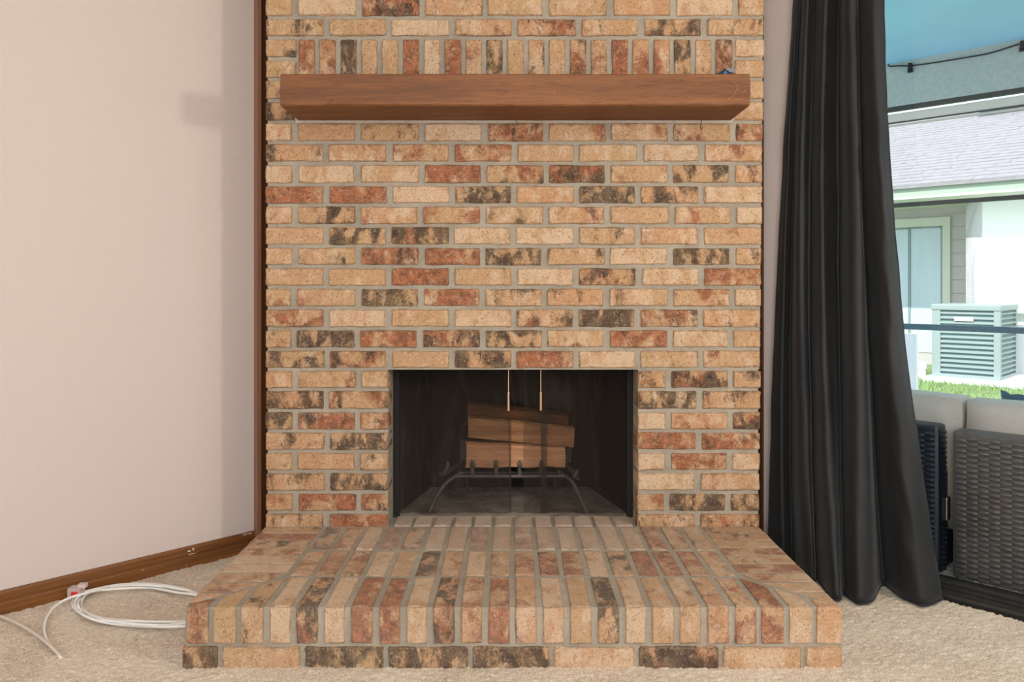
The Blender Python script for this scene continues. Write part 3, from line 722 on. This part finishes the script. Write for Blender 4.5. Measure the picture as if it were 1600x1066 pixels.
# ------------------------------------------------------------ curtain
def curtain():
    m, ns, lk, bs = mat('curtain_satin'); v = objvec(ns, lk, (1, 1, 1))
    n = noi(ns, lk, v, 7, 4, .6, .5); wv = noi(ns, lk, objvec(ns, lk, (1, 1, .5)), 500, 2, .5)
    lk.new(mixc(ns, lk, ramp(ns, lk, n, .3, .7), lin((27, 29, 31)), lin((35, 36, 37))), bs.inputs['Base Color'])
    bs.inputs['Roughness'].default_value = .58; bs.inputs['Specular IOR Level'].default_value = .35
    bs.inputs['Sheen Weight'].default_value = .12; bs.inputs['Sheen Roughness'].default_value = .4
    bump(ns, lk, bs, mth(ns, lk, 'ADD', n, mth(ns, lk, 'MULTIPLY', wv, .1)), .25, .006)
    # columns at three heights: (pixel column, distance in front of the wall)
    top = [(1237, .030), (1244, .052), (1250, .020), (1259, .075), (1269, .040), (1274, .020), (1286, .078), (1298, .055), (1312, .012), (1324, .080), (1338, .070), (1341, .025), (1352, .060), (1366, .075), (1382, .050)]
    mid = [(1213, .030), (1224, .062), (1237, .022), (1247, .090), (1262, .070), (1266, .030), (1282, .100), (1296, .070), (1312, .015), (1330, .105), (1349, .095), (1353, .022), (1372, .085), (1390, .100), (1406, .055)]
    bot = [(1200, .040), (1222, .100), (1240, .060), (1257, .165), (1272, .185), (1277, .140), (1297, .245), (1312, .255), (1318, .200), (1340, .238), (1364, .185), (1380, .040), (1410, .100), (1446, .110), (1474, .030)]
    zT, zM, zB = 2.16, .90, .004
    yT, yM, yB = 0, 450, 930
    nz = 90; per = 7; rows = []
    for i in range(nz+1):
        z = zT+(zB-zT)*i/nz
        py = HOR-(z-CZ)*F/2.36
        cols = []
        for a, b, c in zip(top, mid, bot):
            # quadratic through three rows in py
            def q(ya, yb, yc, j):
                f0, f1, f2 = a[j], b[j], c[j]; y = max(py, -90)
                l0 = (y-yb)*(y-yc)/((ya-yb)*(ya-yc)); l1 = (y-ya)*(y-yc)/((yb-ya)*(yb-yc)); l2 = (y-ya)*(y-yb)/((yc-ya)*(yc-yb))
                return f0*l0+f1*l1+f2*l2
            px = q(yT, yM, yB, 0); of = max(.008, q(yT, yM, yB, 1)); nn_ = NR-of
            u = (px-800)/F; d = nn_*S2/(1+u); cols.append(Vector((u*d, d-D, z)))
        row = catmull(cols, per)
        out = []
        for k, p in enumerate(row):
            wv_ = .006*noise.noise(Vector((k*.06, z*4.5, 1)))+.003*noise.noise(Vector((k*.15, z*11, 5)))
            if k > len(row)-14: wv_ += .008*noise.noise(Vector((k*.2, z*8, 3)))
            out.append(p+Vector((-.7, -.7, 0))*wv_)
        rows.append(out)
    n_ = len(rows[0]); V = [p for r in rows for p in r]
    Fs = [(i*n_+j, (i+1)*n_+j, (i+1)*n_+j+1, i*n_+j+1) for i in range(nz) for j in range(n_-1)]
    base = frame_pt(-.95, NR-.08, 0)
    o = link('curtain', mesh('curtain', [p-base for p in V], Fs, m, True), None, base)
    md = o.modifiers.new('thickness', 'SOLIDIFY'); md.thickness = .0022; md.offset = 0
    meta(o, 'dark charcoal satin curtain hanging in deep folds left of the window', 'curtain')
    # side hem piping
    g = G(); g.tube([r[-1]+Vector((-.001, -.001, 0)) for r in rows], .0022, 6); g.build('side_hem', m, o, True)
    g = G(); g.tube([p+Vector((0, 0, .004)) for p in rows[-1]], .0028, 6); g.build('bottom_hem', m, o, True)
curtain()
cr = thing('curtain_rod', frame_pt(0, NR-.06, 2.19), 'black curtain rod above the window', 'curtain rod')
g = G('R'); g.tube([(-1.25, NR-.05, 2.19), (1.0, NR-.05, 2.19)], .010, 10); g.build('rod', BLACKM, cr)
for t_ in (-1.12, .95):
    g = G('R'); g.box(t_-.01, t_+.01, NR-.06, NR, 2.17, 2.21, .002); g.build('bracket', BLACKM, cr)

# ------------------------------------------------------------ cable on the carpet
def cable(pts, name, label, m, r, group=None, closed=False, z=.008):
    P = [FL(x, y, z+(q[0] if q else 0)) for x, y, *q in pts]
    g = G(); g.tube(catmull(P, 8, closed), r, 8, closed); return g.build(name, m, None, True)
coil = thing('cable_coil', FL(200, 948, 0), 'coil of white network cable on carpet beside the hearth', 'cable')
for k, (dl, dt, db, dr) in enumerate(((0, 0, 0, 0), (4, 2.5, 2.6, -3), (9, 6.5, -2, 5), (14, 1.5, -5, 2))):
    P = [(113+dl, 946), (122+dl*.8, 930+dt*.3), (150, 920.5+dt*.5), (190, 913.5+dt), (235, 912.5+dt), (275, 918+dt*1.2), (305, 926+dt*.6), (322+dr, 940), (318+dr, 962), (300, 974+db), (265, 977+db), (215, 976+db), (165, 971+db*.8), (130+dl*.5, 961+db*.5)]
    P = [FL(x, y, .008+.006*((k+j) % 3)) for j, (x, y) in enumerate(P)]
    g = G(); g.tube(catmull(P, 7, True), .0036, 8, True); g.build('cable_loop', WHITEP, coil, True)
P = [FL(x, y, z) for x, y, z in ((160, 920, .02), (135, 927, .024), (110, 934, .024), (88, 946, .018), (74, 963, .010), (69.5, 982, .008), (72, 998, .008), (80, 1010, .007), (88, 1019, .006), (96, 1030, .0))]
g = G(); g.tube(catmull(P, 7), .0036, 8); o = g.build('cable_tail', WHITEP, coil, True)
P = [FL(x, y, z) for x, y, z in ((-60, 944, .01), (0, 963, .008), (30, 976, .008), (55, 991, .010), (72, 1004, .012), (84, 1015, .008), (93, 1024, .004), (99, 1031, -.002))]
g = G(); g.tube(catmull(P, 7), .0042, 8); o = g.build('cable', GREYP, None, True); meta(o, 'single pale grey cable crossing the carpet at the far left edge', 'cable')
def plug():
    cl = bpy.data.materials.new('clear_plastic'); cl.use_nodes = True; b = cl.node_tree.nodes['Principled BSDF']
    b.inputs['Base Color'].default_value = (.9, .82, .78, 1); b.inputs['Roughness'].default_value = .1; b.inputs['Alpha'].default_value = .45
    p = FL(121, 936, 0); t = thing('cable_connector', p, 'clear plastic connector with a red core against the baseboard', 'connector')
    sx = .00189*1.0
    def B(px0, py0, px1, py1, dy0, dy1, m, name):
        d = p.y+D; k = d/F; x0, x1 = (px0-800)*k, (px1-800)*k; z1, z0 = CZ-(py0-HOR)*k, CZ-(py1-HOR)*k
        g = G(); g.box(x0, x1, p.y+dy0, p.y+dy1, z0, z1, .001); return g.build(name, m, t)
    B(111, 916, 131, 935.5, -.02, .008, cl, 'housing'); B(117, 921, 126.5, 929, -.0215, .004, simple('red_plastic', (214, 40, 40), .4), 'red_core')
    B(124.5, 911, 136.5, 917, -.012, .004, cl, 'clip'); B(112, 933, 130, 937, -.018, .006, simple('smoky_plastic', (120, 92, 92), .3), 'base')
plug()

# ------------------------------------------------------------ porch
SIL = simple('painted_concrete', (205, 204, 200), .9, 0, 8, .15, .2)
st(G('R').box(-7, 4, NR+.1, 5.2, -.35, -.15), 'porch_slab', SIL, 'grey concrete porch floor outside the window')
st(G('R').box(-7, 4, NR+.1, 5.15, 2.30, 2.36), 'porch_ceiling', simple('blue_ceiling_paint', (158, 212, 238), .6, 0, 3, .05), 'pale blue painted porch ceiling')
SCR = simple('grey_green_paint', (168, 178, 170), .8, 0, 60, .1, .4)
st(G('R').box(-7, 4, 5.09, 5.17, 2.033, 2.30), 'porch_beam', SCR, 'grey green beam at the outer edge of the porch')
st(G('R').box(-7, 4, NR+.1, 5.3, 2.36, 2.5), 'porch_roof', SIL)
fr_ = thing('screen_frame', frame_pt(0, 5.13, -.15), 'dark metal frame of the porch screen with three horizontal rails', 'frame')
BAR = simple('dark_bronze_bar', (62, 62, 56), .5, .2)
for z0, z1 in ((2.006, 2.032), (1.409, 1.434)):
    g = G('R'); g.box(-7, 4, 5.09, 5.13, z0, z1, .002); g.build('rail', BAR, fr_)
g = G('R'); g.box(-7, 4, 5.09, 5.13, .656, .691, .002); g.build('chair_rail', simple('blue_grey_bar', (72, 98, 108), .6, 0, 40, .15), fr_)
for t_ in (-4.9, 1.5):
    g = G('R'); g.box(t_, t_+.05, 5.09, 5.13, -.15, 2.03, .002); g.build('post', BAR, fr_)
CREAM = simple('cream_paint', (212, 212, 204), .7)
st(G('R').box(-7, 4, 5.24, 5.27, 1.965, 2.02).box(-7, 4, 5.262, 5.29, 1.945, 1.955), 'trim_4', CREAM, 'cream fascia board outside the porch')
st(G('R').box(-7, 4, 5.235, 5.25, 1.957, 1.964), 'trim_5', BAR, 'thin dark strip under the cream fascia')
cd = thing('hanging_cord', frame_pt(-1.6, 5.08, 2.22), 'thin black cord clipped along the top of the porch beam', 'cord')
def RP(px, py, n): t, z = RN(px, py, n); return Vector((t, n, z))
cp = [(1360, 104), (1384, 98), (1390, 103.5), (1404, 103), (1421, 102.8), (1450, 99.5), (1500, 91.5), (1545, 83.5), (1575, 74.5), (1597, 68.5), (1640, 66)]
g = G('R'); g.tube(catmull([RP(x, y, 5.078) for x, y in cp], 6), .0045, 6); g.build('cord', BLACKM, cd)
for px, py in ((1421.7, 103.5), (1597, 69.5)):
    g = G('R'); p = RP(px, py, 5.07); g.box(p.x-.009, p.x+.009, 5.06, 5.09, p.z-.022, p.z+.02, .003).box(p.x-.015, p.x+.012, 5.07, 5.09, p.z-.036, p.z-.012, .002); g.build('clip', BLACKM, cd)

# ------------------------------------------------------------ wicker chairs on the porch
def wicker_mat(name, a, b):
    m, ns, lk, bs = mat(name); v = objvec(ns, lk, (.15, 1, 1)); n = noi(ns, lk, v, 300, 2, .5)
    lk.new(mixc(ns, lk, ramp(ns, lk, n, .35, .65), lin(a), lin(b)), bs.inputs['Base Color']); bs.inputs['Roughness'].default_value = .42
    bs.inputs['Specular IOR Level'].default_value = .7; return m
WK = wicker_mat('grey_wicker', (70, 66, 64), (98, 93, 88)); WKD = wicker_mat('shaded_wicker', (34, 38, 46), (50, 56, 66))  # second wicker tone has the curtain's shade on the left chair painted in
CUSH = simple('beige_canvas', (206, 196, 184), .9, 0, 120, .06, .25)
def weave(g, x0, x1, z0, z1, n, sgn=-1, cw=.031, rh=.0166, axis='x'):
    nx = max(1, round((x1-x0)/cw)); cw = (x1-x0)/nx; nz = int((z1-z0)/rh)
    for i in range(nx):
        for k in range(nz):
            zc = z0+(k+.5+(.5 if i % 2 else 0))*rh
            if zc+rh*.4 > z1: continue
            xa, xb = x0+i*cw+.0005, x0+(i+1)*cw-.0005; V = []
            for s in range(4):
                x = xa+(xb-xa)*s/3; b = .0018*math.sin(math.pi*(s+.0)/3)
                for dz, db in ((-rh*.44, 0), (-rh*.12, .0050), (rh*.30, .0034), (rh*.44, 0)):
                    q = n+sgn*(b+db)
                    V.append((x, q, zc+dz) if axis == 'x' else (q, x, zc+dz))
            g.add(V, [(s*4+r, (s+1)*4+r, (s+1)*4+r+1, s*4+r+1) for s in range(3) for r in range(3)])
def chair(t0, t1, label, wk, zt_, ct0, ct1, czt):
    c = thing('wicker_armchair', frame_pt((t0+t1)/2, 3.1, -.15), label, 'chair', 'wicker armchairs on the porch')
    n0, n1 = 2.758, 2.835
    g = G('R'); g.box(t0, t1, n0, n1, -.143, zt_, .012); bk_ = g.build('backrest', wk, c)
    g = G('R'); weave(g, t0+.012, t1-.012, -.135, zt_-.014, n0+.0005); o = g.build('weave', wk, bk_); o['kind'] = 'stuff'
    g = G('R'); weave(g, n0+.01, n1-.006, -.135, zt_-.014, t1-.0005, 1, .031, .0166, 'y'); o = g.build('weave', wk, bk_); o['kind'] = 'stuff'
    g = G('R'); g.box(t0, t1, n1, 3.45, -.08, .06, .01); g.build('seat_frame', wk, c)
    for a_ in (t0, t1-.08):
        g = G('R'); g.box(a_, a_+.08, n1, 3.45, .06, .32, .012); g.build('armrest', wk, c)
    for a_ in (t0+.01, t1-.05):
        for b_ in (n0+.01, 3.40):
            g = G('R'); g.box(a_, a_+.04, b_, b_+.04, -.151, -.09, .003); g.build('leg', BLACKM, c)
    def cushion(name, x0, x1, y0, y1, z0, z1):
        g = G('R'); bm = bmesh.new(); bmesh.ops.create_cube(bm, size=1); bmesh.ops.subdivide_edges(bm, edges=bm.edges[:], cuts=7, use_grid_fill=True)
        for v in bm.verts:
            p = v.co*2; f = lambda a, b: (1-.10*abs(p[a])**6)
            px_, py_, pz_ = p.x*(1-.02*abs(p.y*p.z)**2), p.y*(1-.25*max(abs(p.x), abs(p.z))**5), p.z*(1-.015*abs(p.x)**4)
            nz_ = .004*noise.noise(Vector((p.x*2+x0*9, p.y, p.z*3)))
            v.co = ((x0+x1)/2+px_*(x1-x0)/2+nz_, (y0+y1)/2+py_*(y1-y0)/2+nz_, (z0+z1)/2+pz_*(z1-z0)/2+nz_)
        bm.verts.index_update(); g.add([v.co.copy() for v in bm.verts], [[v.index for v in f_.verts] for f_ in bm.faces]); bm.free()
        return g.build(name, CUSH, c, True)
    cushion('back_cushion', ct0, ct1, n1+.003, n1+.15, .12, czt); cushion('seat_cushion', t0+.08, t1-.08, 2.99, 3.46, .055, .17)
    return c
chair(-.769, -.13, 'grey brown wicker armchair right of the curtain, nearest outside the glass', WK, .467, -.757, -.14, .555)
lc = chair(-1.44, -.807, 'wicker armchair with shade in its colour, half hidden by the curtain edge', WKD, .475, -1.43, -.765, .560)
g = G('R'); g.box(-.803, -.784, 2.765, 2.80, .17, .245, .004); g.build('metal_bracket', simple('polished_metal', (150, 150, 150), .25, .9), lc)
def pillow():
    P = [(1563, 609.5), (1570, 611), (1580, 616.5), (1592, 616), (1604, 618), (1640, 622), (1660, 670), (1640, 720), (1574, 700), (1567, 640)]
    n_ = 3.62; c = [RP(x, y, n_) for x, y in P]; ce = sum(c, Vector())/len(c); V = list(c)+[ce+(p-ce)*.6+Vector((0, -.05, 0)) for p in c]+[ce+Vector((0, -.065, 0))]+[ce+(p-ce)*.6+Vector((0, .05, 0)) for p in c]+[ce+Vector((0, .065, 0))]
    n = len(c); Fs = []
    for i in range(n):
        j = (i+1) % n; Fs += [(i, j, n+j, n+i), (n+i, n+j, 2*n), (j, i, 2*n+1+i, 2*n+1+j), (2*n+1+j, 2*n+1+i, 3*n+1)]
    g = G('R'); g.add(V, Fs); o = g.build('throw_pillow', simple('teal_fabric', (34, 78, 96), .8, 0, 40, .2, .3), None, True)
    meta(o, 'dark teal throw pillow standing on the porch bench beyond the chairs', 'pillow')
    z = min(v.z for v in c); b = thing('porch_bench', frame_pt(ce.x, n_, -.15), 'low wicker porch bench beyond the armchairs under the teal pillow', 'bench')
    g = G('R'); g.box(ce.x-.2, ce.x+.5, n_-.12, n_+.32, z-.06, z+.004, .01); g.build('seat', WKD, b)
    for a_ in (ce.x-.18, ce.x+.44):
        for b_ in (n_-.10, n_+.27):
            g = G('R'); g.box(a_, a_+.04, b_, b_+.04, -.15, z-.06); g.build('leg', WKD, b)
pillow()

# ------------------------------------------------------------ yard and neighbouring house
GRASS = simple('grass', (132, 156, 102), .9, 0, 14, .3, .6, bd=.02)
gl = G('R'); gl.box(-14, 12, 5.2, 40, -.5, -.3); gr = st(gl, 'lawn', GRASS, 'green lawn between porch and neighbouring house')
def blades():
    rng = np.random.default_rng(5); n = 26000
    t = rng.uniform(-5.5, .5, n); nn_ = 5.7+rng.random(n)*6.1
    keep = ~((nn_ > 10.66) & (t > -3.36) & (t < -2.16)); t = t[keep]; nn_ = nn_[keep]; n = len(t); h = rng.uniform(.03, .075, n); a = rng.uniform(0, math.pi, n); w_ = .007
    V = np.empty((n, 3, 3)); x = (nn_+t)/S2; y = (nn_-t)/S2-D
    V[:, 0] = np.stack([x-np.cos(a)*w_, y-np.sin(a)*w_, np.full(n, -.305)], -1); V[:, 1] = np.stack([x+np.cos(a)*w_, y+np.sin(a)*w_, np.full(n, -.305)], -1)
    V[:, 2] = np.stack([x+rng.normal(0, .02, n), y+rng.normal(0, .02, n), -.3+h], -1)
    me = bpy.data.meshes.new('grass_blades'); me.vertices.add(3*n); me.vertices.foreach_set('co', V.astype(np.float32).ravel())
    me.loops.add(3*n); me.loops.foreach_set('vertex_index', np.arange(3*n, dtype=np.int32)); me.polygons.add(n); me.polygons.foreach_set('loop_start', np.arange(0, 3*n, 3, dtype=np.int32))
    me.update(calc_edges=True); me.materials.append(GRASS)
    meta(link('grass', me), 'short green grass blades on the lawn by the condenser', 'grass', kind='stuff')
blades()
NW, NRC = 11.95, 13.0
hs = thing('neighbour_house', frame_pt(-3, 12.5, -.3), 'neighbouring white stucco house with a grey shingle roof', 'house')
WHT = simple('white_stucco', (244, 244, 246), .9, 0, 80, .04, .2); BEI = simple('beige_siding', (190, 186, 186), .8)
tc_ = -3.161
g = G('R'); g.box(tc_, 8, NW, NW+.2, -.32, 2.15); g.build('wall', WHT, hs)
g = G('R'); g.box(tc_-.0, tc_+.2, NW, NRC, -.32, 2.15).box(-12, tc_+.2, NRC, NRC+.2, -.32, 2.15); g.build('recessed_wall', BEI, hs)
for z_ in np.arange(0, 2.1, .2):
    g = G('R'); g.box(-3.70, tc_-.005, NRC-.012, NRC-.0005, z_, z_+.192); g.build('siding_board', BEI, hs)
g = G('R'); g.box(-12, 8, 11.40, NRC, 2.10, 2.13); g.build('soffit', CREAM, hs)
g = G('R'); g.box(-12, 8, 11.40, 11.53, 2.12, 2.29, .01); g.build('gutter', simple('pale_green_gutter', (160, 176, 160), .6), hs)
RF = simple('grey_shingle', (140, 137, 140), .9, 0, 26, .16, .4, stretch=(.35, 1, 1), bd=.01)
g = G('R'); sl_ = .43; n_a, n_b = 11.35, 15.8; zr = 2.28
def rz(n): return zr+(n-n_a)*sl_
tb_ = [(-14, 8)]
g.add([(-14, n_a, zr-.04), (8, n_a, zr-.04), (8, n_b, rz(n_b)-.04), (-14, n_b, rz(n_b)-.04), (-14, n_a, zr), (8, n_a, zr), (8, n_b, rz(n_b)), (-14, n_b, rz(n_b))],
      [(0, 1, 2, 3), (4, 5, 6, 7), (0, 1, 5, 4), (1, 2, 6, 5), (2, 3, 7, 6), (3, 0, 4, 7)]); RO = g.build('roof', RF, hs)
g = G('R'); nst = 30; rnd = random.Random(2)
for k in range(nst):
    na = n_a+(n_b-n_a)*k/nst; nb = n_a+(n_b-n_a)*(k+1.02)/nst; t = -7.0+rnd.random()*.3
    while t < -.5:
        w_ = rnd.choice((.18, .24, .30)); lift = rnd.uniform(.012, .020)
        g.add([(t, na, rz(na)+lift), (t+w_-.001, na, rz(na)+lift), (t+w_-.001, nb, rz(nb)+.004), (t, nb, rz(nb)+.004), (t, na, rz(na)-.001), (t+w_-.001, na, rz(na)-.001)], [(0, 1, 2, 3), (4, 5, 1, 0)]); t += w_
o = g.build('shingles', RF, RO); o['kind'] = 'stuff'
# bluish roof skylight near the ridge
t_, z_ = RN(1547, 176, 15.5)
g = G('R'); g.box(t_, t_+1.3, 14.6, 15.5, rz(14.9)+.0, rz(15.5)+.10, .02); g.build('skylight', simple('pale_blue_glass', (176, 204, 240), .3), hs)
# sliding door in the recess
zda, zdb = -.12, 1.82
dl_, dr_ = -4.95, -3.742
g = G('R'); g.box(dr_, dr_+.105, NRC-.05, NRC+.0, zda, zdb+.13).box(dl_, dr_, NRC-.05, NRC, zdb, zdb+.13).box(dl_-.1, dl_, NRC-.05, NRC, zda, zdb+.13); DRM = g.build('door_frame', CREAM, hs)
GL2 = simple('curtained_glass', (196, 212, 226), .25, 0, 1.3, .12, stretch=(1, 1, .15))
g = G('R'); g.box(dl_, dr_, NRC-.012, NRC-.001, zda, zdb); g.build('pane', GL2, DRM)
MUL = simple('grey_mullion', (136, 152, 152), .5)
for tt in (dr_-.02, RN(1421, 400, NRC)[0]):
    g = G('R'); g.box(tt-.012, tt+.02, NRC-.03, NRC-.0125, zda, zdb); g.build('mullion', MUL, DRM)
g = G('R'); g.box(dl_, dr_, NRC-.03, NRC-.0125, zdb-.03, zdb); g.build('mullion', MUL, DRM)
# low ledge box on white wall
t_, z_ = RN(1563, 452, NW); g = G('R'); g.box(t_, t_+1.2, NW-.12, NW-.001, .55, z_, .01); g.build('wall_ledge', WHT, hs)
# condenser pad + condenser
PAD = simple('pale_concrete', (222, 224, 228), .9, 0, 20, .06)
g = G('R'); g.box(-3.32, -2.2, 10.70, 11.8, -.31, -.235, .01); meta(g.build('concrete_pad', PAD), 'pale concrete slab under the air conditioner on the lawn', 'slab')
ac = thing('air_conditioner', frame_pt(-2.87, 11.2, -.235), 'pale green outdoor air conditioner condenser beside the white house', 'air conditioner')
ACM = simple('pale_green_metal', (146, 160, 160), .5); ACD = simple('grey_green_coil', (104, 134, 138), .7, 0, 200, .3)
at0, at1, an0, an1, az0, az1 = -3.25, -2.49, 10.82, 11.66, -.235, .66
g = G('R'); g.box(at0+.03, at1-.03, an0+.03, an1-.03, az0+.02, az1-.06); g.build('coil', ACD, ac)
g = G('R'); g.box(at0-.01, at1+.01, an0-.01, an1+.01, az1-.055, az1+.02, .015); g.build('top_cover', ACM, ac)
g = G('R'); g.box(at0, at1, an0, an1, az0, az0+.04, .005); g.build('base_pan', ACM, ac)
for a_, b_ in ((at0, an0), (at1-.07, an0), (at0, an1-.07), (at1-.07, an1-.07)):
    g = G('R'); g.box(a_, a_+(.10 if a_ == at0 else .07), b_, b_+.07, az0+.03, az1-.04, .005); g.build('corner_post', ACM, ac)
nsl = 13
for k in range(nsl):
    z_ = az0+.085+k*(az1-az0-.17)/(nsl-1)
    g = G('R'); g.add([(at0+.09, an0+.004, z_), (at1-.06, an0+.004, z_), (at1-.06, an0+.028, z_+.014), (at0+.09, an0+.028, z_+.014), (at0+.09, an0+.004, z_-.016), (at1-.06, an0+.004, z_-.016)], [(0, 1, 2, 3), (0, 1, 5, 4)]); g.build('slat', ACM, ac)
    g = G('R'); g.add([(at1-.004, an0+.06, z_), (at1-.004, an1-.06, z_), (at1-.028, an1-.06, z_+.014), (at1-.028, an0+.06, z_+.014), (at1-.004, an0+.06, z_-.016), (at1-.004, an1-.06, z_-.016)], [(0, 1, 2, 3), (0, 1, 5, 4)]); g.build('slat', ACM, ac)
pa, za = RN(1491, 495, an0); pb, zb_ = RN(1521, 502.5, an0)
g = G('R'); g.box(pa, pb, an0-.006, an0+.01, zb_, za, .004); g.build('badge', simple('cream_badge', (238, 228, 216), .5), ac)
pp = thing('vent_pipe', frame_pt(-3.42, 10.9, -.3), 'short white capped pipe standing left of the air conditioner', 'pipe')
t_, z_ = RN(1441, 566, 10.9)
g = G('R'); g.tube([(t_, 10.9, -.31), (t_, 10.9, z_-.07)], .045, 14); g.build('pipe', WHT, pp)
g = G('R'); g.tube([(t_, 10.9, z_-.08), (t_, 10.9, z_-.02), (t_, 10.9, z_)], [.06, .06, .045], 14); g.build('cap', WHT, pp)
ta, _ = RN(1400, 560, 5.6); tb2, _ = RN(1432, 560, 5.6); 
g = G('R'); g.box(ta, tb2, 5.6, 5.64, -.31, .60, .004); meta(g.build('white_panel', WHT), 'narrow white upright panel outside the screen just right of the curtain', 'panel')
